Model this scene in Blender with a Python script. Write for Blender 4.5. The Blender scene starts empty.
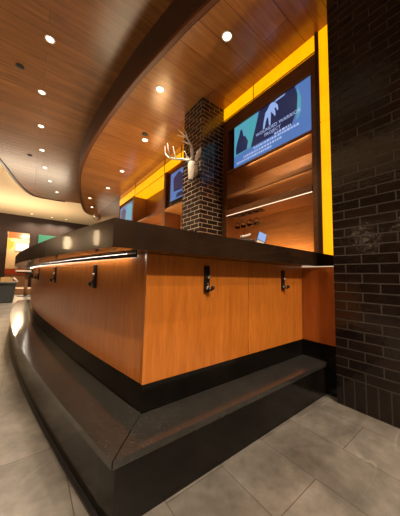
import bpy, bmesh, math, random
from mathutils import Vector, Matrix
random.seed(4)
S = bpy.context.scene
COL = S.collection
PI = math.pi

# ------------------------------------------------------------------ helpers
def link(name, bm, mat, parent=None, smooth=False, bevel=0, recalc=True):
    if recalc: bmesh.ops.recalc_face_normals(bm, faces=bm.faces[:])
    me = bpy.data.meshes.new(name); bm.to_mesh(me); bm.free()
    o = bpy.data.objects.new(name, me); COL.objects.link(o)
    if mat: me.materials.append(mat)
    if parent: o.parent = parent
    if smooth:
        for p in me.polygons: p.use_smooth = True
    if bevel:
        m = o.modifiers.new('bevel', 'BEVEL'); m.width = bevel; m.segments = 2; m.limit_method = 'ANGLE'; m.angle_limit = math.radians(40)
    return o
def thing(name, label, cat, loc=(0,0,0), group=None):
    o = bpy.data.objects.new(name, None); COL.objects.link(o); o.location = loc; o.empty_display_size = .1
    o['label'] = label; o['category'] = cat
    if group: o['group'] = group
    return o
def tag(o, label, cat, group=None):
    o['label'] = label; o['category'] = cat
    if group: o['group'] = group
    return o
def struct(o): o['kind'] = 'structure'; return o
def box(bm, x0, x1, y0, y1, z0, z1):
    vs = [bm.verts.new((x, y, z)) for z in (z0, z1) for x, y in ((x0,y0),(x1,y0),(x1,y1),(x0,y1))]
    for f in ((3,2,1,0),(4,5,6,7),(0,1,5,4),(1,2,6,5),(2,3,7,6),(3,0,4,7)): bm.faces.new([vs[i] for i in f])
    return vs
def B(*a):
    bm = bmesh.new()
    if len(a) == 6 and not isinstance(a[0], tuple): box(bm, *a)
    else:
        for q in a: box(bm, *q)
    return bm
def prism(bm, pts, z0, z1):
    lo = [bm.verts.new((x, y, z0)) for x, y in pts]; hi = [bm.verts.new((x, y, z1)) for x, y in pts]
    n = len(pts)
    for i in range(n): bm.faces.new((lo[i], lo[(i+1)%n], hi[(i+1)%n], hi[i]))
    a = bm.faces.new(hi); b = bm.faces.new(lo[::-1])
    bmesh.ops.triangulate(bm, faces=[a, b], ngon_method='EAR_CLIP')
def ribbon(bm, left, right, z0, z1):
    """solid between two plan polylines of equal length"""
    n = len(left); L = [[bm.verts.new((x, y, z)) for x, y in left] for z in (z0, z1)]; R = [[bm.verts.new((x, y, z)) for x, y in right] for z in (z0, z1)]
    for i in range(n-1):
        bm.faces.new((L[0][i], L[0][i+1], L[1][i+1], L[1][i])); bm.faces.new((R[0][i], R[0][i+1], R[1][i+1], R[1][i]))
        bm.faces.new((L[1][i], L[1][i+1], R[1][i+1], R[1][i])); bm.faces.new((L[0][i], L[0][i+1], R[0][i+1], R[0][i]))
    for i in (0, n-1): bm.faces.new((L[0][i], L[1][i], R[1][i], R[0][i]))
def tube(bm, pts, radii, n=8, caps=True):
    pts = [Vector(p) for p in pts]; rings = []
    if not hasattr(radii, '__len__'): radii = [radii]*len(pts)
    up = Vector((.13, .21, .97))
    for i, p in enumerate(pts):
        d = (pts[min(i+1, len(pts)-1)] - pts[max(i-1, 0)]).normalized()
        a = d.cross(up)
        if a.length < .05: a = d.cross(Vector((1, 0, 0)))
        a.normalize(); b = d.cross(a).normalized()
        rings.append([bm.verts.new(p + (a*math.cos(t*2*PI/n) + b*math.sin(t*2*PI/n))*radii[i]) for t in range(n)])
    for r0, r1 in zip(rings, rings[1:]):
        for t in range(n): bm.faces.new((r0[t], r0[(t+1)%n], r1[(t+1)%n], r1[t]))
    if caps: bm.faces.new(rings[0][::-1]); bm.faces.new(rings[-1])
def lathe(bm, prof, c=(0,0,0), n=24, axis='z'):
    rings = []
    for r, h in prof:
        ring = []
        for t in range(n):
            a = 2*PI*t/n; q = (r*math.cos(a), r*math.sin(a), h)
            if axis == 'y': q = (q[0], h, q[1])
            if axis == 'x': q = (h, q[0], q[1])
            ring.append(bm.verts.new((q[0]+c[0], q[1]+c[1], q[2]+c[2])))
        rings.append(ring)
    for r0, r1 in zip(rings, rings[1:]):
        for t in range(n): bm.faces.new((r0[t], r0[(t+1)%n], r1[(t+1)%n], r1[t]))
    if prof[0][0] > 1e-5: bm.faces.new(rings[0])
    if prof[-1][0] > 1e-5: bm.faces.new(rings[-1])
    bmesh.ops.remove_doubles(bm, verts=bm.verts[:], dist=1e-5)
def catmull(P, step=8):
    out = []
    P = [Vector(p) for p in P]; Q = [P[0]*2-P[1]] + P + [P[-1]*2-P[-2]]
    for i in range(1, len(Q)-2):
        for k in range(step):
            t = k/step
            out.append(.5*((2*Q[i]) + (Q[i+1]-Q[i-1])*t + (2*Q[i-1]-5*Q[i]+4*Q[i+1]-Q[i+2])*t*t + (3*Q[i]-Q[i-1]-3*Q[i+1]+Q[i+2])*t**3))
    out.append(P[-1]); return out

# ------------------------------------------------------------------ materials
class N:
    def __init__(s, name):
        s.m = bpy.data.materials.new(name); s.m.use_nodes = True; s.t = s.m.node_tree; s.b = s.t.nodes['Principled BSDF']
    def n(s, typ, **kw):
        x = s.t.nodes.new(typ)
        for k, v in kw.items(): setattr(x, k, v)
        return x
    def l(s, a, b): s.t.links.new(a, b)
    def val(s, **kw):
        for k, v in kw.items(): s.b.inputs[k.replace('_', ' ')].default_value = v
    def mapping(s, scale=(1,1,1), rot=(0,0,0), loc=(0,0,0)):
        tc = s.n('ShaderNodeTexCoord'); mp = s.n('ShaderNodeMapping'); s.l(tc.outputs['Object'], mp.inputs[0])
        mp.inputs['Scale'].default_value = scale; mp.inputs['Rotation'].default_value = rot; mp.inputs['Location'].default_value = loc
        return mp.outputs[0]
    def noise(s, vec, scale=5, detail=4, rough=.55, dist=0):
        x = s.n('ShaderNodeTexNoise'); s.l(vec, x.inputs['Vector'])
        x.inputs['Scale'].default_value = scale; x.inputs['Detail'].default_value = detail; x.inputs['Roughness'].default_value = rough; x.inputs['Distortion'].default_value = dist
        return x.outputs['Fac']
    def ramp(s, fac, stops):
        x = s.n('ShaderNodeValToRGB'); s.l(fac, x.inputs[0]); e = x.color_ramp.elements
        while len(e) < len(stops): e.new(.5)
        for el, (p, c) in zip(e, stops): el.position = p; el.color = (*c, 1) if len(c) == 3 else c
        return x.outputs[0]
    def mix(s, fac, a, b, mode='MIX'):
        x = s.n('ShaderNodeMix', data_type='RGBA', blend_type=mode)
        for i, v in ((0, fac), (6, a), (7, b)):
            if hasattr(v, 'is_output'): s.l(v, x.inputs[i])
            elif i == 0: x.inputs[0].default_value = v
            else: x.inputs[i].default_value = (*v, 1)
        return x.outputs[2]
    def math(s, op, a, b=0.):
        x = s.n('ShaderNodeMath', operation=op)
        for i, v in enumerate((a, b)):
            if hasattr(v, 'is_output'): s.l(v, x.inputs[i])
            else: x.inputs[i].default_value = v
        return x.outputs[0]
    def bump(s, h, strength=.3, dist=.01):
        x = s.n('ShaderNodeBump'); x.inputs['Strength'].default_value = strength; x.inputs['Distance'].default_value = dist
        s.l(h, x.inputs['Height']); s.l(x.outputs[0], s.b.inputs['Normal'])
    def color(s, c): s.l(c, s.b.inputs['Base Color'])

def simple(name, col, rough=.5, metal=0, var=.12, scale=20, coat=0):
    k = N(name); nz = k.noise(k.mapping(), scale)
    d = tuple(c*(1-var) for c in col); e = tuple(min(1, c*(1+var)) for c in col)
    k.color(k.ramp(nz, [(.3, d), (.7, e)])); k.val(Roughness=rough, Metallic=metal, Coat_Weight=coat)
    return k.m
def emit(name, col, strength, var=0.):
    k = N(name); k.val(Base_Color=(0.02,0.02,0.02,1), Roughness=.3, Emission_Strength=strength)
    if var:
        nz = k.noise(k.mapping(), 6, 3); k.l(k.ramp(nz, [(.3, tuple(c*(1-var) for c in col)), (.7, col)]), k.b.inputs['Emission Color'])
    else: k.b.inputs['Emission Color'].default_value = (*col, 1)
    return k.m

def wood(name, dark, light, grain=(1, 1, 1), rough=.3, coat=.3, gscale=8, bumpy=0.02):
    """grain: mapping scale, the smallest number runs along the grain"""
    k = N(name); v = k.mapping(grain)
    a = k.noise(v, gscale, 6, .6, .4); b = k.noise(v, gscale*4, 3, .6)
    c = k.ramp(a, [(.3, dark), (.68, light)]); d = k.ramp(b, [(.3, (.82,.8,.78)), (.6, (1,1,1))])
    k.color(k.mix(.7, c, d, 'MULTIPLY')); k.val(Roughness=rough, Coat_Weight=coat, Coat_Roughness=.15)
    return k.m
def plank_wood(name, dark, light, length, width, rough, coat, seam=.003):
    k = N(name); v = k.mapping()
    br = k.n('ShaderNodeTexBrick'); k.l(v, br.inputs['Vector']); br.offset = .37
    br.inputs['Scale'].default_value = 1; br.inputs['Brick Width'].default_value = length; br.inputs['Row Height'].default_value = width
    br.inputs['Mortar Size'].default_value = seam; br.inputs['Mortar Smooth'].default_value = .3
    br.inputs['Color1'].default_value = (.80,.78,.76,1); br.inputs['Color2'].default_value = (1.05,1.05,1.05,1); br.inputs['Mortar'].default_value = (.25,.2,.16,1)
    g = k.mapping((.5, 7, 1)); a = k.noise(g, 3, 6, .62, .5); a2 = k.noise(g, 12, 3)
    c = k.ramp(a, [(.3, dark), (.7, light)]); c = k.mix(.5, c, k.ramp(a2, [(.3,(.75,.73,.7)),(.6,(1,1,1))]), 'MULTIPLY')
    k.color(k.mix(1, c, br.outputs['Color'], 'MULTIPLY')); k.val(Roughness=rough, Coat_Weight=coat, Coat_Roughness=.2)
    return k.m
def brick_mat(name, brick1, brick2, mortar, rough, soldier=None, bump=.5, mort=.0045):
    k = N(name); tc = k.n('ShaderNodeTexCoord'); sp = k.n('ShaderNodeSeparateXYZ'); k.l(tc.outputs['Object'], sp.inputs[0])
    u = k.math('ADD', sp.outputs[0], sp.outputs[1]); z = sp.outputs[2]
    def bt(uu, vv, off):
        cb = k.n('ShaderNodeCombineXYZ'); k.l(uu, cb.inputs[0]); k.l(vv, cb.inputs[1])
        br = k.n('ShaderNodeTexBrick'); k.l(cb.outputs[0], br.inputs['Vector']); br.offset = off; br.inputs['Scale'].default_value = 1
        br.inputs['Brick Width'].default_value = .203; br.inputs['Row Height'].default_value = .0677
        br.inputs['Mortar Size'].default_value = mort; br.inputs['Mortar Smooth'].default_value = .15
        for nm, c in (('Color1', brick1), ('Color2', brick2), ('Mortar', mortar)): br.inputs[nm].default_value = (*c, 1)
        return br
    a = bt(u, z, .5); col, fac = a.outputs['Color'], a.outputs['Fac']
    if soldier:
        b = bt(k.math('ADD', z, .0), u, 0.); sel = k.math('LESS_THAN', z, soldier)
        col = k.mix(sel, col, b.outputs['Color'])
        m = k.n('ShaderNodeMix', data_type='FLOAT'); k.l(sel, m.inputs[0]); k.l(fac, m.inputs[2]); k.l(b.outputs['Fac'], m.inputs[3]); fac = m.outputs[0]
    wv = k.mapping((1,1,1)); nz = k.noise(wv, 14, 3); nz2 = k.noise(wv, 60, 2)
    col = k.mix(.5, col, k.ramp(nz, [(.3,(.6,.6,.6)),(.7,(1.15,1.12,1.1))]), 'MULTIPLY')
    k.color(col)
    r = k.math('ADD', k.math('MULTIPLY', fac, .6), rough); k.l(r, k.b.inputs['Roughness'])
    h = k.math('SUBTRACT', k.math('ADD', k.math('MULTIPLY', nz, .9), k.math('MULTIPLY', nz2, .25)), k.math('MULTIPLY', fac, 1.))
    k.bump(h, bump, .006); return k.m

M = {}
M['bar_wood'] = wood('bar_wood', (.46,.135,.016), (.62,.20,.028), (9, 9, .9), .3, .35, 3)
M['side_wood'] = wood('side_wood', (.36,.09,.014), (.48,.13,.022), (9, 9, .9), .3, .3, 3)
M['case_wood'] = wood('case_wood', (.13,.043,.013), (.21,.075,.022), (8, 1, 8), .32, .3, 3)
M['niche_wood'] = wood('niche_wood', (.36,.15,.045), (.52,.235,.075), (8, 1, 8), .35, .3, 3)
M['beam_wood'] = wood('beam_wood', (.032,.010,.004), (.052,.018,.007), (4, 1, 4), .3, .3, 3)
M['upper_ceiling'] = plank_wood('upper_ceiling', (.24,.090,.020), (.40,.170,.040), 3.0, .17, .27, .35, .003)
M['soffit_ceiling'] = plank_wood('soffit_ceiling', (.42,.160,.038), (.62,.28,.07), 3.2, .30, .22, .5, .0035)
M['brick'] = brick_mat('glazed_dark_brick', (.009,.006,.005), (.016,.010,.008), (.036,.029,.024), .08, .2, .34)
M['pillar_brick'] = brick_mat('pillar_brick', (.020,.014,.012), (.034,.022,.018), (.42,.32,.24), .2, None, .2, .005)
M['lip'] = simple('lip_wood', (.19,.07,.025), .3)
M['drywall'] = simple('cream_drywall', (.72,.55,.34), .7, var=.03)
M['far_wall'] = simple('far_wall_wood', (.026,.010,.007), .5, var=.3, scale=3)
M['room_wall'] = simple('room_wall_panels', (.20,.13,.08), .6, var=.2, scale=2)
M['black'] = simple('black_plastic', (.012,.012,.013), .35)
M['iron'] = simple('wrought_iron', (.03,.027,.025), .35, .7)
M['chrome'] = simple('chrome', (.8,.75,.68), .18, 1.)
M['white'] = simple('white_ring', (.8,.74,.66), .45, var=.03)
M['antler'] = simple('white_resin', (.78,.72,.64), .4, var=.06, scale=30)
M['deer'] = simple('pale_resin', (.62,.55,.47), .42, var=.15, scale=30)
M['bin'] = simple('grey_plastic', (.055,.065,.07), .5)
M['card'] = simple('cardboard', (.62,.42,.18), .7)
M['red'] = simple('red_laminate', (.55,.07,.02), .3)
M['tan'] = simple('tan_wood', (.45,.24,.12), .4)
M['glow_yellow'] = emit('backlit_amber_panel', (1.0, .36, .0), 1.45, .12)
M['led'] = emit('led_strip', (1.0, .85, .68), 18)
M['raft_fill'] = emit('raft_fill_glow', (1.0, .80, .52), 60)
M['glow_orange'] = emit('dim_orange_band', (1.0, .30, .01), .55, .1)
M['shelf_led'] = emit('shelf_led', (1.0, .75, .5), 1.5)
M['dim_led'] = emit('dim_led', (1.0, .72, .48), .7)
M['lamp'] = emit('lamp_face', (1.0, .84, .62), 6)
M['sconce'] = emit('added_sconce_glow', (1.0, .70, .40), 7)  # for the unseen shades added on the left wall
M['lit_white'] = emit('lit_white_panel', (1.0, .86, .66), 1.6)
M['lit_yellow'] = emit('lit_yellow_lamp', (1.0, .52, .06), 1.3)
M['lit_orange'] = emit('lit_orange_sign', (1.0, .22, .03), .8)
M['lit_green'] = emit('lit_green_screen', (.05, .42, .20), .8)
for nm, c in (('sky', (.10,.22,.55)), ('navy', (.016,.026,.085)), ('pale', (.36,.52,.95)), ('teal', (.10,.42,.55)), ('word', (.50,.62,1.)), ('mint', (.04,.50,.42))):
    M['scr_'+nm] = emit('screen_'+nm, c, .75)
k = N('clear_glass'); k.val(Base_Color=(1,1,1,1), Roughness=.02, Transmission_Weight=1., IOR=1.45); M['glass'] = k.m

def granite(name, c0, c1, vein, rough, ramp=(.35, .75), vs=.03, coat=0., spec=.32):
    vs = vs
    k = N(name); v = k.mapping(); a = k.noise(v, 5, 5, .6); b = k.noise(v, 90, 3)
    c = k.ramp(a, [(ramp[0], c0), (ramp[1], c1)])
    sp = k.ramp(b, [(.62, (0,0,0)), (.74, (1,1,1))]); c = k.mix(k.math('MULTIPLY', sp, .2), c, vein); k.val(Coat_Weight=coat, Coat_Roughness=.05, Specular_IOR_Level=spec)
    vv = k.noise(v, 3.2, 4, .6, 1.2); ln = k.math('ABSOLUTE', k.math('SUBTRACT', vv, .5)); s_ = k.ramp(ln, [(.0, (1,1,1)), (.010, (0,0,0))])
    c = k.mix(k.math('MULTIPLY', s_, vs), c, vein); k.color(c)
    k.l(k.math('ADD', k.math('MULTIPLY', a, .15), rough), k.b.inputs['Roughness']); return k.m
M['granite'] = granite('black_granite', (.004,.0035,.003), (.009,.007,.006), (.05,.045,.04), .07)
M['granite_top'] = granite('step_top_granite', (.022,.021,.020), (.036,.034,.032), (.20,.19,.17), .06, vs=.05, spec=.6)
M['counter'] = granite('bronze_counter', (.018,.009,.005), (.034,.018,.010), (.06,.04,.02), .16, coat=.6)

# floor: 0.6 x 0.3 m marble-look tiles
k = N('floor_tile'); v = k.mapping((1,1,1), (0,0,PI/2), (0.24, -.2, 0))
br = k.n('ShaderNodeTexBrick'); k.l(v, br.inputs['Vector']); br.offset = .5; br.inputs['Scale'].default_value = 1
br.inputs['Brick Width'].default_value = .6; br.inputs['Row Height'].default_value = .3; br.inputs['Mortar Size'].default_value = .0022; br.inputs['Mortar Smooth'].default_value = .2
br.inputs['Color1'].default_value = (.84,.84,.84,1); br.inputs['Color2'].default_value = (1.1,1.1,1.1,1); br.inputs['Mortar'].default_value = (.42,.40,.37,1)
v2 = k.mapping(); a = k.noise(v2, 2.6, 6, .62, .6); a2 = k.noise(v2, 14, 4, .6)
c = k.ramp(a, [(.3, (.095,.087,.078)), (.7, (.215,.20,.18))]); c = k.mix(.6, c, k.ramp(a2, [(.32,(.62,.61,.6)),(.68,(1.2,1.19,1.18))]), 'MULTIPLY')
# slanting pale veins, broken by a mask
v3 = k.mapping((.35,2.2,1), (0,0,.9)); vv = k.noise(v3, 1.3, 2, .45, .25); ln = k.math('ABSOLUTE', k.math('SUBTRACT', vv, .5))
s_ = k.ramp(ln, [(0,(1,1,1)), (.004,(0,0,0))]); mk = k.ramp(k.noise(v2, 2.3, 2), [(.50,(0,0,0)),(.64,(1,1,1))])
c = k.mix(k.math('MULTIPLY', k.math('MULTIPLY', s_, mk), .3), c, (.62,.56,.48))
k.color(k.mix(1, c, br.outputs['Color'], 'MULTIPLY')); k.val(Roughness=.36, Specular_IOR_Level=.45)
M['floor'] = k.m

# ------------------------------------------------------------------ setting
T = 2.39          # front plane of the back bar
ZS, ZU = 3.66, 4.19
struct(link('floor', B(-6, 5, -3.2, 21, -.05, 0), M['floor']))
FW = 18.0
# far wall with a doorway into a lit room
struct(link('wall_back', B((-5.99,-1.12,FW,FW+.2,0,4.499),(-.055,4.99,FW,FW+.2,0,4.499),(-1.12,-.055,FW,FW+.2,3.42,4.499)), M['far_wall']))
struct(link('ceiling', B(-6, 5, -3.2, FW+.2, 4.5, 4.6), M['drywall']))
struct(link('wall_left', B(-6.2, -6, -3.2, FW+.2, 0, 4.499), M['room_wall']))
struct(link('wall_front', B(-6, 1.86, -3.2, -3, 0, 4.499), M['room_wall']))
struct(link('wall_return', B(2.61, 5, -3.2, -2.9, 0, 4.499), M['room_wall']))
# upper wooden ceiling: a curved raft with a thin dark edge trim
raft = catmull([(-2.3,-2.9),(-2.3,0),(-2.05,3),(-1.55,6),(-.872,8.68),(-.47,10.6),(-.03,11.75),(.8,11.85),(1.767,11.62),(2.6,11.4)], 6)
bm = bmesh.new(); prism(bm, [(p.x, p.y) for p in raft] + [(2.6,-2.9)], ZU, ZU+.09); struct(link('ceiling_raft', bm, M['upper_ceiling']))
inner = [Vector((p.x+.05, p.y-.0)) for p in raft[:-1]]
bm = bmesh.new(); ribbon(bm, [(p.x-.05, p.y+.0) for p in raft[:-10]], [(p.x+.03, p.y-.02) for p in raft[:-10]], ZU-.03, ZU+.10); struct(link('trim_1', bm, M['beam_wood']))
bm = bmesh.new(); ribbon(bm, [(p.x+.10, p.y-.06) for p in raft[6:-2]], [(p.x+.15, p.y-.11) for p in raft[6:-2]], ZU+.0905, ZU+.10)
cv = link('raft_fill_strip', bm, M['raft_fill']); struct(cv)  # unseen glowing strip added on the raft to brighten the cream ceiling
# soffit over the bar with its dark curved fascia
sc = catmull([(2.30,-2.5),(1.93,-1.0),(1.60,.2),(1.42,.95),(1.281,1.577),(1.205,1.93),(1.105,2.511),(1.015,3.145),(.945,3.90),(.90,4.6),(.874,5.6),(.965,6.95),(1.308,8.85),(1.80,10.8),(2.39,11.5)], 6)
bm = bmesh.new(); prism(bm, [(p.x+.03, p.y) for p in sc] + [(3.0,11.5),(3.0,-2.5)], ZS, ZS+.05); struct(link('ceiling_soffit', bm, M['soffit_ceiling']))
bm = bmesh.new(); ribbon(bm, [(p.x, p.y) for p in sc], [(p.x+.05, p.y) for p in sc], ZS-.004, ZU-.005); struct(link('trim_2', bm, M['beam_wood']))
bm = bmesh.new(); ribbon(bm, [(p.x-.018, p.y) for p in sc], [(p.x+.03, p.y) for p in sc], ZS-.02, ZS+.028); struct(link('trim_3', bm, M['lip']))
# walls at the right
struct(link('wall_right', B(1.869, 2.6, -2.5, .751, 0, ZS-.002), M['brick']))
struct(link('wall_far_right', B(T+.02, T+.2, 7.9, 11.45, 0, ZS-.002), M['case_wood']))
struct(link('wall_bar_back', B(T+.46, T+.55, .751, 7.9, 0, ZS-.002), M['case_wood']))

# ------------------------------------------------------------------ the bar
def cx(y):
    s = y - .84; return .277 - .205*s + .0227*s*s
def wx(y): s = y-1.047; return cx(y) + .238 + .02*min(1, max(0, s/1.5))
YE = 6.9
def ys(a, b, st=.12):
    n = max(2, int((b-a)/st)+1); return [a + (b-a)*i/(n-1) for i in range(n)]
EX = 1.944
# granite foot step
st = thing('foot_step', 'polished black granite foot step wrapping around the base of the curved bar', 'step', (.28,.84,0))
def rel(o, root): o.location = -Vector(root.location) if o.parent == root else o.location; return o
def P(name, bm, mat, root, **kw):
    o = link(name, bm, mat, root, **kw); o.location = -Vector(root.location); return o
yy = ys(.84, YE)
def wf(y): return .469 + (y-1.047)*(-.9) if y < 1.047 else wx(y)
# riser (recessed under the tread by 12 mm) and mitred treads
bm = bmesh.new(); pts = [(EX-.002,.852),(.292,.852)] + [(cx(y)+.012, y) for y in yy[1:]] + [(wx(y)-.004, y) for y in reversed(ys(1.047,YE))] + [(EX-.002,1.043)]
prism(bm, pts, 0, .221); P('riser', bm, M['granite'], st)
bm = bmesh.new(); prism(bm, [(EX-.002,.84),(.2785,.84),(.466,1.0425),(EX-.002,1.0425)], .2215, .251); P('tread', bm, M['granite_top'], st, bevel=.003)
bm = bmesh.new(); L = [(cx(y), y) for y in ys(.842,YE)]; R = [(wx(max(y,1.047))-.0045 if True else 0, max(y,1.045)) for y in ys(.842,YE)]
pts = [(.2765,.843)] + L[1:] + [(wx(y)-.0045, y) for y in reversed(ys(1.047,YE))] + [(.464,1.0445)]
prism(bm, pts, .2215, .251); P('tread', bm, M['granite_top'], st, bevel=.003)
# thin black strip along the foot of the step
bm = bmesh.new(); ribbon(bm, [(cx(y)-.006, y) for y in ys(.846,YE)], [(cx(y)+.0115, y) for y in ys(.846,YE)], 0, .012); P('floor_strip', bm, M['black'], st)

bar = thing('bar_counter', 'curved orange-brown wooden bar front on a black granite base with bag hooks', 'bar', (.469,1.047,0))
# stone base and carcass
bm = bmesh.new(); pts = [(EX-.002,1.047),(.469,1.047)] + [(wx(y), y) for y in ys(1.05,YE)[1:]] + [(wx(y)+.16, y) for y in reversed(ys(1.20,YE))] + [(EX-.002,1.20)]
prism(bm, pts, 0, .379); P('stone_base', bm, M['granite'], bar)
bm = bmesh.new(); pts = [(EX-.002,1.075),(.50,1.075)] + [(wx(y)+.034, y) for y in ys(1.10,YE-.01)] + [(wx(y)+.14, y) for y in reversed(ys(1.18,YE-.01))] + [(EX-.002,1.18)]
prism(bm, pts, .3792, 1.010); P('carcass', bm, M['beam_wood'], bar)
for a, b in ((.466,1.2235),(1.2265,EX-.002)):
    P('wood_panel', B(a, b, 1.044, 1.073, .3795, 1.0095), M['bar_wood'], bar, bevel=.0015)
cuts = [1.0755, 2.16, 3.22, 4.28, 5.34, 6.12, YE]
for i, (a, b) in enumerate(zip(cuts, cuts[1:])):
    q = ys(a+.0015, b-.0015); bm = bmesh.new()
    if i == 0: q = ys(1.0745, b-.0015)
    ribbon(bm, [(wx(y)-.003, y) for y in q], [(wx(y)+.032, y) for y in q], .3795, 1.0095)
    P('wood_panel', bm, M['bar_wood'], bar)
# led strip tucked under the counter along the curved front
bm = bmesh.new(); ribbon(bm, [(wx(y)-.034, y) for y in ys(1.20,YE-.1)], [(wx(y)-.026, y) for y in ys(1.20,YE-.1)], 1.003, 1.0095); P('light_strip', bm, M['led'], bar)
bm = bmesh.new(); ribbon(bm, [(wx(y)-.046, y) for y in ys(1.08,YE-.1)], [(wx(y)-.040, y) for y in ys(1.08,YE-.1)], .990, 1.0095); P('added_valance', bm, M['iron'], bar)  # board added to hide the strip from view
# bag hooks
def hook(x, y, nx, ny):
    """plate with a button, a lever and a curled hook; (nx, ny) is the outward normal"""
    e = bpy.data.objects.new('bag_hook', None); COL.objects.link(e); e.parent = bar; e.location = (x-bar.location.x, y-bar.location.y, .885)
    e.rotation_euler = (0, 0, math.atan2(nx, -ny)); e['label'] = 'black iron bag hook plate with small bright knobs'
    bm = B(-.019,.019,-.014,0,-.078,.080); link('plate', bm, M['iron'], e, bevel=.004)
    for c in ((.008,0,.012), (-.004,0,-.050)):
        bm = bmesh.new(); lathe(bm, [(0,-.026),(.010,-.022),(.011,-.016),(.006,-.012)], c, 14, 'y'); link('knob', bm, M['chrome'], e, smooth=True)
    bm = bmesh.new(); tube(bm, catmull([(0,-.012,-.02),(0,-.022,-.042),(.003,-.030,-.058),(.010,-.038,-.062),(.016,-.042,-.052)], 5), [.006]*20+[.008], 8)
    link('hook', bm, M['iron'], e, smooth=True)
    bm = bmesh.new(); bmesh.ops.create_uvsphere(bm, u_segments=12, v_segments=8, radius=.0125, matrix=Matrix.Translation((.017,-.043,-.048))); link('hook_ball', bm, M['iron'], e, smooth=True)
hook(.845, 1.044, 0, -1); hook(1.635, 1.044, 0, -1)
for y in (1.645, 2.70, 3.76, 4.81, 5.85):
    d = (wx(y+.01)-wx(y-.01))/.02; n = Vector((-1, d)).normalized(); hook(wx(y)-.003+n.x*0, y, n.x, n.y)
# wall-side return panel beneath the counter
rp = thing('side_panel', 'narrow upright wooden panel between the bar front and the brick wall', 'panel', (EX,.9,0))
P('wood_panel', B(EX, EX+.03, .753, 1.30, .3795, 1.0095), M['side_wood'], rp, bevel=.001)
P('stone_base', B(EX, EX+.03, .753, 1.30, 0, .379), M['granite'], rp)
P('light_strip', B(EX-.012, EX-.005, .76, 1.04, 1.003, 1.0095), M['dim_led'], rp)

# counter top
ct = thing('counter_top', 'thick glossy dark bronze-brown bar counter top with a sharp front corner', 'counter', (.262,.918,1.011))
end = []
yE = YE+.12; w = .72
for i in range(1, 12):
    a = PI*i/12; end.append((cx(yE)+w/2 - w/2*math.cos(a), yE + w/2*math.sin(a)*.9))
pts = [(T-.003,.918),(.262,.918)] + [(cx(y), y) for y in ys(.918,yE)[1:]] + end + [(cx(y)+w, y) for y in reversed(ys(1.52,yE))] + [(T-.003,1.52)]
bm = bmesh.new(); prism(bm, pts, 1.0105, 1.129); P('slab', bm, M['counter'], ct, bevel=.004)
P('white_patch', B(.300,.318,1.05,1.09,1.0085,1.0103), M['white'], ct)  # small white patch under the counter

# things at the back edge of the counter
pos = thing('card_terminal', 'small card terminal with a pale screen leaning back on the bar counter', 'terminal', (1.66,1.30,1.129))
def rotb(bm, m): bmesh.ops.transform(bm, matrix=m, verts=bm.verts[:])
tilt = Matrix.Rotation(math.radians(-28), 4, 'X'); Rz = Matrix.Rotation(math.radians(-35), 4, 'Z')
Q = Rz @ Matrix.Translation((0,0,.045)) @ Matrix.Rotation(math.radians(24), 4, 'Y') @ tilt
bm = B(-.045,.045,-.012,.012,0,.19); rotb(bm, Q); link('case', bm, M['black'], pos, bevel=.004)
bm = B(-.038,.038,-.0145,-.0125,.085,.18); rotb(bm, Q); link('screen', bm, M['scr_pale'], pos)
bm = B(-.036,.036,-.0145,-.0125,.015,.075); rotb(bm, Q); link('keypad', bm, M['white'], pos)
bm = B(-.06,.06,-.05,.06,0,.03); rotb(bm, Rz); link('base', bm, M['black'], pos, bevel=.004)
bm = B(-.02,.02,-.01,.02,.03,.09); rotb(bm, Rz); link('stand', bm, M['black'], pos, bevel=.004)
wt = thing('receipt_printer', 'low dark receipt printer with a curl of white paper beside the card terminal', 'printer', (1.47,1.30,1.129))
bm = B(-.09,.07,-.07,.07,0,.095); rotb(bm, Rz); link('body', bm, M['black'], wt, bevel=.01)
bm = bmesh.new(); tube(bm, catmull([(-.07,-.03,.11),(0,-.02,.128),(.06,-.01,.15)], 4), .011, 10); link('paper_roll', bm, M['white'], wt, smooth=True)

# ------------------------------------------------------------------ back bar
Z = lambda z: z
Y0, Y1 = .985, 2.50          # inner niche of the near bay
bb = thing('back_bar_cabinet', 'tall wooden back bar cabinet with open shelves under the large television', 'cabinet', (T,.93,0))
D = T+.42
def PB(name, bm, mat, **kw): return P(name, bm, mat, bb, **kw)
PB('side_stile', B(T, D, 1.068, 1.150, 0, 3.42), M['case_wood'], bevel=.002)
PB('side_stile', B(T, D, 2.475, 2.578, 0, 3.42), M['case_wood'], bevel=.002)
PB('top_rail', B(T, D, 1.1505, 2.4745, 3.215, 3.42), M['case_wood'])
PB('back_panel', B(D+.001, D+.02, 1.068, 2.578, 0, 3.60), M['niche_wood'])
PB('media_shelf', B(T+.0, D, 1.1505, 2.4745, 2.535, 2.553), M['niche_wood'])
PB('shelf', B(T+.0, D, 1.1505, 2.4745, 2.115, 2.165), M['niche_wood'])
PB('added_shelf_lip', B(T, T+.006, 1.1505, 2.4745, 2.093, 2.1148), M['case_wood'])  # both lips are added to hide the niche lamps from view
PB('added_shelf_lip', B(T, T+.006, 1.1505, 2.4745, 2.512, 2.5348), M['case_wood'])
sh = PB('shelf', B(T-.012, D, 1.1505, 2.4745, 1.845, 1.93), M['case_wood'])
P2 = link('shelf_light', B(T-.013-T, T-.004-T, 1.152-.93, 2.472-.93, 1.838, 1.8448), M['shelf_led'], bb)
PB('worktop', B(T-.0, D, 1.1505, 2.4745, .93, .97), M['granite'])
PB('base_cabinet', B(T+.02, D, 1.1505, 2.4745, 0, .9295), M['case_wood'])
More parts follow.
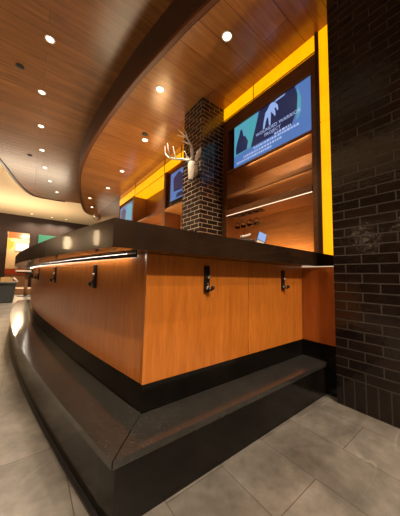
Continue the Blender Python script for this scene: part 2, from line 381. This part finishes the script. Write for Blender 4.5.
# amber backlit panels with dark mullions
zt0, zt1 = 3.45, ZS-.006
PB('amber_panel', B(T+.004, T+.02, 1.100, 1.96, zt0, zt1), M['glow_yellow'])
PB('amber_panel', B(T+.004, T+.02, 1.972, 2.576, zt0, zt1), M['glow_yellow'])
PB('mullion', B(T, T+.022, 1.961, 1.971, zt0, zt1), M['black'])
PB('mullion', B(T-.002, T+.022, 1.056, 1.099, 1.0, zt1), M['beam_wood'])
PB('amber_panel', B(T+.004, T+.02, .94, 1.055, 1.13, 2.58), M['glow_yellow'])
PB('amber_panel', B(T+.004, T+.02, .94, 1.055, 2.592, 3.432), M['glow_yellow'])
PB('amber_panel', B(T+.004, T+.02, .94, 1.055, 3.444, zt1), M['glow_yellow'])
PB('chrome_trim', B(T-.006, T+.004, 1.10, 2.576, 3.438, 3.448), M['chrome'])
PB('panel_backing', B(T+.022, T+.05, .755, 1.066, 0, zt1), M['beam_wood'])
PB('panel_backing', B(T+.022, T+.05, 1.100, 2.576, 3.421, zt1), M['beam_wood'])

# far bays beyond the pillar
fb = thing('back_bar_cabinet', 'long wooden back bar cabinet beyond the brick pillar with two small screens', 'cabinet', (T,3.1,0))
def PF(name, bm, mat, **kw): return P(name, bm, mat, fb, **kw)
PF('back_panel', B(D+.001, D+.02, 3.08, 7.85, 0, 3.60), M['niche_wood'])
for i, (a, b) in enumerate(((3.08,3.85),(3.90,4.58),(4.60,6.40),(6.42,7.84))):
    PF('amber_panel', B(T+.004, T+.02, a, b, 3.30, 3.505), M['glow_yellow']); PF('dim_orange_band', B(T+.012, T+.03, a, b, 3.52, 3.65), M['glow_orange'])  # band above the amber panels is given a dim orange emission
for a in (3.855, 4.582, 6.40): PF('mullion', B(T-.002, T+.022, a, a+.02, 3.30, 3.65), M['beam_wood'])
PF('panel_trim', B(T-.004, T+.003, 3.09, 7.84, 3.507, 3.518), M['beam_wood'])
for a in (4.50, 6.50, 7.80): PF('side_stile', B(T, D, a, a+.09, 0, 3.298), M['case_wood'])
PF('amber_panel', B(T+.03, D-.02, 4.62, 6.48, 3.27, 3.29), M['glow_yellow'])['label'] = 'backlit amber ceiling panel inside the middle niche'
PF('back_board', B(D-.016, D-.001, 4.595, 6.495, 2.44, 3.26), M['case_wood'])
PF('shelf', B(T, D-.002, 4.595, 6.495, 2.38, 2.44), M['case_wood'])
PF('shelf', B(T, D-.002, 3.09, 4.495, 2.36, 2.42), M['niche_wood'])
PF('screen_backing', B(T+.05, T+.09, 3.09, 4.495, 2.45, 3.25), M['beam_wood'])
PF('screen_backing', B(T+.05, T+.09, 6.60, 7.79, 2.45, 3.25), M['beam_wood'])
PF('worktop', B(T, D-.002, 4.595, 6.495, 1.0, 1.04), M['granite'])
PF('worktop', B(T, D-.002, 3.09, 4.495, 1.0, 1.04), M['granite'])

# brick pillar
pil = tag(struct(link('brick_pillar', B(1.95, T+.44, 2.58, 3.075, 0, ZS-.002), M['pillar_brick'])), 'square dark glazed brick pillar carrying the deer head', 'pillar')

# ------------------------------------------------------------------ televisions (flat pictures on real panels)
def poly_plate(name, pts, mat, root, X):
    """pts are (s, t): 0..1 across (from the left as seen) and up; a thin flat piece of the picture"""
    bm = bmesh.new(); n = len(pts)
    a = [bm.verts.new((X, -s, t)) for s, t in pts]; f = bm.faces.new(a)
    if n > 4: bmesh.ops.triangulate(bm, faces=[f], ngon_method='EAR_CLIP')
    return link(name, bm, mat, root)
def television(loc, w, h, label, detail, rotz=0):
    t = thing('television', label, 'television', loc); t.rotation_euler = (0, 0, rotz)
    link('case', B(0, .045, -w-.012, .012, -.012, h+.012), M['black'], t, bevel=.003)
    s_ = link('screen', B(-.002, -.0003, -w, 0, 0, h), M['scr_sky'], t)
    pic = lambda nm, pts, m, d: poly_plate(nm, [(a*w, b*h) for a, b in pts], m, s_, -.002-d*.0004)
    return t, s_, pic
X_TV = T+.02
tvz, tvh, tvw = 2.565, .655, 1.185
tv, scr, pic = television((X_TV, 2.345, tvz), tvw, tvh, 'large wall television above the open shelves showing a blue charity slide', True)
pic('picture_shape', [(0,0),(.30,0),(.38,1),(0,1)], M['scr_teal'], 1)
pic('picture_shape', [(.03,.30),(.21,.30),(.23,.48),(.19,.62),(.155,.66),(.14,.80),(.115,.86),(.095,.80),(.085,.66),(.05,.58),(.03,.45)], M['scr_navy'], 2)
pic('picture_shape', [(.27,.28),(.80,.28),(.86,.5),(.87,.8),(.84,1),(.40,1)], M['scr_navy'], 2)
pic('picture_shape', [(0,0),(.62,0),(.60,.14),(.3,.2),(.26,.3),(0,.26)], M['scr_sky'], 3)
for j in range(5): pic('picture_shape', [(.235+.008*j,.42+.1*j),(.30+.006*j,.45+.1*j),(.30,.49+.1*j),(.24,.47+.1*j)], M['scr_mint'], 2)
# the emblem: one standing figure carrying another across its shoulders
pic('emblem_figure', [(.450,.53),(.472,.53),(.490,.66),(.508,.74),(.528,.68),(.530,.55),(.552,.53),(.556,.70),(.560,.80),(.590,.72),(.606,.66),(.618,.68),(.612,.78),(.600,.84),(.622,.82),(.640,.74),(.652,.76),(.645,.86),(.622,.92),
  (.606,.96),(.575,.985),(.545,.975),(.515,.90),(.485,.86),(.470,.76),(.455,.64)], M['scr_pale'], 3)
pic('picture_shape', [(.60,.95),(.72,.955),(.74,.985),(.62,.985)], M['scr_pale'], 3)
def words(txt, s0, t0, size, mat, root, w, h, tilt=0):
    cu = bpy.data.curves.new('lettering', 'FONT'); cu.body = txt; cu.size = size; cu.extrude = .0003; cu.resolution_u = 2
    tmp = bpy.data.objects.new('tmp', cu); COL.objects.link(tmp); bpy.context.view_layer.update()
    me = bpy.data.meshes.new_from_object(tmp); bpy.data.objects.remove(tmp)
    # lay the letters on the screen plane, reading left to right along -Y
    mt = Matrix(((0,0,-1,-.0042),(-1,0,0,-s0*w),(0,1,0,t0*h),(0,0,0,1))) @ Matrix.Rotation(tilt, 4, 'Z')
    me.transform(mt); me.materials.clear(); me.materials.append(mat)
    o = bpy.data.objects.new('lettering', me); COL.objects.link(o); o.parent = root; return o
words('WOUNDED WARRIOR', .35, .45, .064, M['scr_word'], scr, tvw, tvh)
words('PROJECT', .47, .35, .062, M['scr_word'], scr, tvw, tvh)
random.seed(9)
for t_, a, b in ((.21,.32,.60),(.13,.16,.66),(.055,.05,.55),(.275,.60,.80),(.21,.64,.86)):   # rows of small unreadable print: short dashes
    s = a
    while s < b:
        l = random.uniform(.012,.035); pic('small_print', [(s,t_),(s+l,t_),(s+l,t_+.042),(s,t_+.042)], M['scr_word'], 4); s += l+.009
pic('picture_shape', [(.60,.12),(.82,.10),(.90,.2),(.86,.34),(.78,.30),(.66,.24)], M['scr_sky'], 1)
pic('picture_shape', [(.855,.30),(.90,.45),(.905,.7),(.87,.95),(.86,.6)], M['scr_teal'], 1)

def small_tv(loc, w, h, label):
    t, s_, pic = television(loc, w, h, label, False)
    pic('picture_shape', [(.12,.3),(.45,.25),(.5,.7),(.3,.95),(.1,.8)], M['scr_navy'], 1)
    pic('picture_shape', [(.5,.2),(.95,.1),(.98,.9),(.6,.98)], M['scr_teal'], 1)
    pic('picture_shape', [(.2,.05),(.8,.03),(.7,.18),(.25,.2)], M['scr_navy'], 2)
    return t
small_tv((T+.005, 4.27, 2.53), 1.12, .62, 'television half hidden behind the brick pillar and deer head')
small_tv((T+.005, 7.72, 2.53), 1.12, .62, 'farthest small television just above the corner of the bar counter')

# hanging wine glasses below the lit shelf
hang = None
LAB = ['leftmost', 'second from left', 'third from left', 'rightmost']
rk = thing('glass_rack', 'dark metal stemware rack fixed under the lit shelf', 'rack', (T+.12,2.1,1.83))
bm = bmesh.new()
bm.free()
for x in (-.045,-.02,.02,.045): bm = bmesh.new(); tube(bm, [(x,-.22,.002),(x,.32,.002)], .003, 6); link('rail', bm, M['iron'], rk)
for y in (-.2,.3): bm = bmesh.new(); tube(bm, [(-.05,y,.008),(.05,y,.008)], .003, 6); link('crossbar', bm, M['iron'], rk)
for i, y in enumerate((2.36,2.24,2.12,2.00)):
    g = thing('wine_glass', 'upside-down wine glass hanging under the shelf, '+LAB[i]+' of four', 'glass', (T+.12,y,1.83), 'wine glasses hanging in the rack')
    bm = bmesh.new(); lathe(bm, [(0,.007),(.036,.006),(.036,.003),(.006,0),(.004,-.02),(.004,-.08),(.012,-.088),(.034,-.11),(.040,-.14),(.036,-.18),(.033,-.18),(.037,-.14),(.031,-.113),(0,-.092)], (0,0,0), 20)
    link('bowl_and_stem', bm, M['glass'], g, smooth=True)

# ------------------------------------------------------------------ deer head
dh = thing('deer_head_mount', 'white sculpted deer head with branching antlers mounted on the brick pillar', 'wall mount', (1.95,2.80,2.50)); DZ = -.035
def skin(name, pts, edges, rad, mat, parent, sub=2):
    me = bpy.data.meshes.new(name); me.from_pydata(pts, edges, []); o = bpy.data.objects.new(name, me); COL.objects.link(o)
    o.parent = parent; o.location = -Vector(parent.location); me.materials.append(mat)
    m = o.modifiers.new('skin', 'SKIN'); m.use_smooth_shade = True
    for i, r in enumerate(rad): me.skin_vertices[0].data[i].radius = r if isinstance(r, tuple) else (r, r)
    me.skin_vertices[0].data[0].use_root = True
    s = o.modifiers.new('sub', 'SUBSURF'); s.levels = sub; s.render_levels = sub; return o
skin('head', [(1.94,2.76,2.50),(1.86,2.66,2.54),(1.80,2.59,2.555),(1.745,2.535,2.52),(1.725,2.51,2.45),(1.71,2.495,2.37),(1.70,2.485,2.29),(1.695,2.48,2.245)],
     [(i,i+1) for i in range(7)], [.105,.082,.066,.064,.054,.042,.035,.027], M['deer'], dh)
for sgn, c in ((1,(1.775,2.645,2.60)),(-1,(1.79,2.505,2.585))):
    c = Vector(c); d = Vector((.10,.55*sgn,.80)).normalized(); side = Vector((-.5,-.5,.0)).normalized().cross(d).normalized()
    bm = bmesh.new(); tube(bm, [c, c+d*.05, c+d*.10, c+d*.15, c+d*.175], [.014,.030,.032,.018,.003], 10); P('ear', bm, M['antler'], dh, smooth=True)
for p in ((1.70,2.565,2.50),(1.755,2.475,2.50)):
    bm = bmesh.new(); bmesh.ops.create_uvsphere(bm, u_segments=10, v_segments=8, radius=.013, matrix=Matrix.Translation(p)); P('eye', bm, M['black'], dh, smooth=True)
bm = bmesh.new(); bmesh.ops.create_uvsphere(bm, u_segments=12, v_segments=8, radius=.028, matrix=Matrix.Translation((1.685,2.468,2.25)) @ Matrix.Diagonal((1,1,.7,1)))
P('nose', bm, M['black'], dh, smooth=True)
def antler(pts, rad, tines):
    bm = bmesh.new(); c = catmull(pts, 5); n = len(c); tube(bm, c, [rad*(1-.75*i/(n-1)) for i in range(n)], 9)
    for tp in tines: q = catmull(tp, 4); m = len(q); tube(bm, q, [rad*.62*(1-.8*i/(m-1)) for i in range(m)], 8)
    P('antler', bm, M['antler'], dh, smooth=True)
antler([(1.755,2.60,2.60),(1.74,2.70,2.66),(1.70,2.86,2.72),(1.66,3.03,2.80),(1.63,3.12,2.90),(1.62,3.12,3.02)], .022,
       [[(1.69,2.88,2.73),(1.66,2.89,2.83),(1.65,2.92,2.93)], [(1.66,3.02,2.79),(1.62,3.00,2.90),(1.61,3.02,3.01)], [(1.75,2.64,2.62),(1.72,2.64,2.70),(1.70,2.66,2.76)]])
antler([(1.755,2.555,2.565),(1.755,2.545,2.645),(1.740,2.525,2.745),(1.680,2.515,2.825),(1.590,2.505,2.875),(1.480,2.495,2.905)], .022,
       [[(1.700,2.515,2.795),(1.640,2.525,2.795),(1.560,2.545,2.810)], [(1.610,2.505,2.865),(1.540,2.495,2.835),(1.470,2.495,2.825)], [(1.650,2.510,2.845),(1.610,2.495,2.905),(1.560,2.485,2.955)], [(1.755,2.550,2.645),(1.710,2.515,2.705),(1.680,2.505,2.755)]])

dh.location.z += DZ
# ------------------------------------------------------------------ ceiling fittings
def spot(loc, power, size, blend=.6, col=(1,.80,.58), rad=.035):
    l = bpy.data.lights.new('downlight', 'SPOT'); l.energy = power; l.spot_size = math.radians(size); l.spot_blend = blend; l.color = col; l.shadow_soft_size = rad
    o = bpy.data.objects.new('downlight_or_fill', l); COL.objects.link(o); o.location = loc; return o  # also carries the spots added outside the frame
def downlight(x, y, z, label, group, power, size=110, r=.062):
    t = thing('downlight', label, 'ceiling light', (x, y, z), group)
    bm = bmesh.new(); lathe(bm, [(r*.78,-.002),(r*.82,-.009),(r,-.007),(r*1.05,-.001)], (0,0,0), 28); link('trim_ring', bm, M['white'], t, smooth=True)
    bm = bmesh.new(); lathe(bm, [(0,-.0035),(r*.45,-.003),(r*.76,-.002)], (0,0,0), 24); link('lamp_face', bm, M['lamp'], t, smooth=True)
    spot((x, y, z-.02), power, size)
ORD = ['nearest', 'second nearest', 'third nearest', 'fourth nearest', 'fifth nearest', 'sixth nearest', 'farthest']
for i, (x, y) in enumerate([(.027,3.64),(-.016,4.85),(.015,6.02),(.083,7.21),(.207,8.37),(.412,9.51),(.723,10.62)]):
    downlight(x, y, ZU, 'round recessed downlight in the upper wooden ceiling, %s of its curved row of seven' % ORD[i], 'downlights in the upper wooden ceiling', 260)
ORD2 = ['nearest and brightest', 'second nearest', 'third nearest', 'fourth nearest', 'fifth nearest', 'second farthest', 'farthest']
for i, (x, y) in enumerate([(1.635,1.726),(1.375,2.877),(1.72,4.20),(1.815,5.90),(1.86,7.38),(1.618,8.81),(1.924,9.95)]):
    downlight(x, y, ZS, 'recessed downlight in the wooden soffit over the bar, %s of seven' % ORD2[i], 'downlights in the bar soffit', 170, 72)
for x, y, w_ in ((-.03,17.0,'leftmost'),(1.0,17.2,'middle'),(1.8,17.2,'rightmost')):
    downlight(x, y, 4.5, 'small downlight in the cream ceiling by the far wall, %s of three' % w_, 'downlights in the cream ceiling', 200, 150)
# unseen spots added around and behind the viewer to light the room
for x, y in ((.12,2.45),(.95,-1.5),(-1.2,-.2),(-1.3,-1.8),(-3.2,.6),(-3.2,4.5),(-3.2,8),(-2.4,12)): spot((x, y, ZU-.06), 240, 100)
for x, y in ((.1,-2.7),(1.2,-2.6)): spot((x, y, ZU-.06), 400, 132)  # stronger pair added behind the viewer to light the bar front
def disc(x, y, z, r, label, nm, cat):
    bm = bmesh.new(); lathe(bm, [(0,-.02),(r*.7,-.018),(r,-.006),(r,0)], (x,y,z), 24); return tag(link(nm, bm, M['black'], smooth=True), label, cat)
disc(-.322,4.44,ZU,.055,'dark round ceiling sensor left of the nearest upper downlights','ceiling_sensor','sensor')
disc(-.172,7.75,ZU,.055,'small dark ceiling sensor in the distant part of the upper wooden ceiling','ceiling_sensor','sensor')
disc(1.64,4.02,ZS,.06,'dark round speaker beside the third soffit downlight','ceiling_speaker','speaker')

# ------------------------------------------------------------------ far background
cp = thing('crystal_pendant', 'small sparkling silver ball pendant hanging beyond the far end of the bar', 'pendant', (2.0,9.3,3.66))
bm = bmesh.new(); tube(bm, [(0,0,0),(0,0,-.40)], .006, 6); link('rod', bm, M['iron'], cp)
bm = bmesh.new(); bmesh.ops.create_icosphere(bm, subdivisions=2, radius=.15, matrix=Matrix.Translation((0,0,-.53))); link('faceted_ball', bm, M['chrome'], cp)

bn = thing('storage_tub', 'dark grey rectangular plastic tub standing on the floor at far left', 'bin', (-.62,9.0,0))
bm = bmesh.new(); v0 = box(bm, -.38,.36,-.25,.25,0,.56)
for v in v0:
    if v.co.z < .1: v.co.x *= .88; v.co.y *= .88
link('body', bm, M['bin'], bn, bevel=.02)
link('rim', B(-.41,.39,-.28,.28,.56,.61), M['bin'], bn, bevel=.012)
bx = tag(link('cardboard_box', B(-.62,-.36,8.85,9.15,.612,.74), M['card']), 'tan cardboard box on top of the grey tub', 'box')
bm = bmesh.new(); tube(bm, [(-.33,8.9,.74),(-.22,8.86,.625)], .022, 8); tag(link('paper_roll', bm, M['white'], smooth=True), 'white roll leaning over the rim of the grey tub', 'roll')

ht = thing('high_table', 'tall pedestal table with a pale top beyond the end of the bar', 'table', (-.02,11.0,0))
link('table_top', B(-.34,.5,-.3,.3,.93,1.0), M['white'], ht, bevel=.01); link('apron', B(-.30,.46,-.26,.26,.88,.929), M['black'], ht)
bm = bmesh.new(); tube(bm, [(0,0,.02),(0,0,.88)], .055, 14); link('pole', bm, M['tan'], ht, smooth=True)
bm = bmesh.new(); lathe(bm, [(0,.03),(.24,.025),(.26,0),(0,0)], (0,0,0), 24); link('base', bm, M['black'], ht)
tag(link('low_platform', B(-.75,1.6,12.0,13.0,0,.24), M['tan'], bevel=.01), 'low tan wooden platform edge running behind the tall table', 'platform')

# room beyond the doorway
tag(link('brown_cabinet', B(-.55,.3,19.7,20.2,0,2.35), M['case_wood']), 'tall brown cabinet at the right inside the bright far room', 'cabinet')
struct(link('wall_beyond', B(-2.6,1.6,20.6,20.75,0,4.2), M['drywall']))
struct(link('ceiling_beyond', B(-2.6,1.6,FW+.2,20.75,4.2,4.3), M['drywall']))
tag(link('orange_sign', B(-1.5,.3,20.5,20.6,3.35,3.9), M['lit_orange']), 'orange lit band above the bright kitchen opening', 'sign')
tag(link('menu_board', B(-.80,-.02,20.5,20.6,2.45,2.95), M['lit_white']), 'bright white lit menu board in the room beyond the far doorway', 'sign')
bm = bmesh.new(); lathe(bm, [(0,0),(.20,.02),(.30,-.25),(.22,-.55),(.10,-.68),(0,-.7)], (-1.10,19.3,3.12), 20)
tag(link('hanging_lamp', bm, M['lit_yellow'], smooth=True), 'glowing yellow lamp hanging at the left of the far doorway', 'lamp')
rc = thing('service_counter', 'red topped service counter in the bright room beyond the far doorway', 'counter', (-.6,18.9,0))
link('counter_front', B(-.9,.8,-.2,.3,0,.78), M['tan'], rc); link('counter_edge', B(-.95,.85,-.26,.34,.78,1.14), M['red'], rc)
gs = tag(link('green_screen', B(.41,1.45,FW-.08,FW-.001,2.5,3.4), M['lit_green'], bevel=.005), 'green lit screen on the dark far wall above the bar counter', 'screen')
l = bpy.data.lights.new('room_lamp', 'POINT'); l.energy = 260; l.color = (1,.72,.42); l.shadow_soft_size = .2
o = bpy.data.objects.new('room_lamp', l); COL.objects.link(o); o.location = (-.3,19.3,3.6)
# niche lamps of the back bar
for z, e in ((2.532,4.),(2.113,4.)):
    l = bpy.data.lights.new('niche_lamp', 'AREA'); l.shape = 'RECTANGLE'; l.size = .9; l.size_y = .006; l.energy = e; l.color = (1,.78,.5)
    o = bpy.data.objects.new('niche_lamp', l); COL.objects.link(o); o.location = (T+.014, 1.65, z-.003); o.rotation_euler = (0, math.radians(-35), 0); o.rotation_euler = Matrix(((0,.57,-.82),(1,0,0),(0,-.82,-.57))).to_euler()
for y, z, e in ((1.8,1.10,9),(5.4,1.2,20),(3.7,1.2,12),(5.5,2.5,4)):
    l = bpy.data.lights.new('worktop_lamp', 'AREA'); l.shape = 'RECTANGLE'; l.size = .9; l.size_y = .03; l.energy = e; l.color = (1,.62,.28)
    o = bpy.data.objects.new('worktop_lamp', l); COL.objects.link(o); o.location = (T+.30, y, z); o.rotation_euler = (PI, 0, PI/2)

def fill_uplight(x, y, z, sx, sy, e, col=(1,.80,.56)):  # unseen upward areas added to brighten the ceilings, no fittings there
    l = bpy.data.lights.new('fill_uplight', 'AREA'); l.shape = 'RECTANGLE'; l.size = sx; l.size_y = sy; l.energy = e; l.color = col
    o = bpy.data.objects.new('fill_uplight', l); COL.objects.link(o); o.location = (x, y, z); o.rotation_euler = (PI, 0, 0)
fill_uplight(-1.0, 14.6, 1.9, 5, 1.0, 215)
fill_uplight(1.5, 4.5, .9, .7, 4.5, 50, (1,.76,.48))
fill_uplight(-3.6, 4.5, 2.0, 1.0, 6, 85)
for i, (y, z, sc) in enumerate(((1.5,2.45,1),(2.8,2.45,1),(9.6,2.6,2.2),(13.0,2.6,2.2))):  # glowing shades added out of view for glints on brick and counter
    bm = bmesh.new(); lathe(bm, [(0,-.16),(.09,-.15),(.11,0),(.09,.15),(0,.16)], (0,0,0), 20)
    t = thing('added_sconce', 'unseen glowing shade added on the left wall for reflections, %s of four' % ['nearest','second nearest','third nearest','farthest'][i], 'added light', (-5.99+.14*sc, y, z)); t.scale = (sc, sc, sc); link('glass_shade', bm, M['sconce'], t, smooth=True)
    link('back_plate', B(-.14,-.11,-.07,.07,-.1,.1), M['chrome'], t)

# ------------------------------------------------------------------ world, camera, view
W = bpy.data.worlds.new('world'); S.world = W; W.use_nodes = True
bg = W.node_tree.nodes['Background']; bg.inputs[0].default_value = (1,.82,.64,1); bg.inputs[1].default_value = .1
cam = bpy.data.cameras.new('camera'); co = bpy.data.objects.new('camera', cam); COL.objects.link(co)
F = Vector((0.60421006, 0.79253233, 0.08259965)); R_ = Vector((0.79392784, -0.60760166, 0.02233388)); U = Vector((-0.06788801, -0.05208381, 0.99633252))
co.matrix_world = Matrix(((R_.x, U.x, -F.x, 0), (R_.y, U.y, -F.y, 0), (R_.z, U.z, -F.z, .9), (0, 0, 0, 1)))
cam.sensor_fit = 'VERTICAL'; cam.sensor_height = 24; cam.lens = 224.8205/516*24; cam.clip_start = .02; cam.clip_end = 100
S.camera = co
S.view_settings.view_transform = 'Standard'; S.view_settings.look = 'None'; S.view_settings.gamma = 1; S.view_settings.use_curve_mapping = False
S.view_settings.exposure = .15
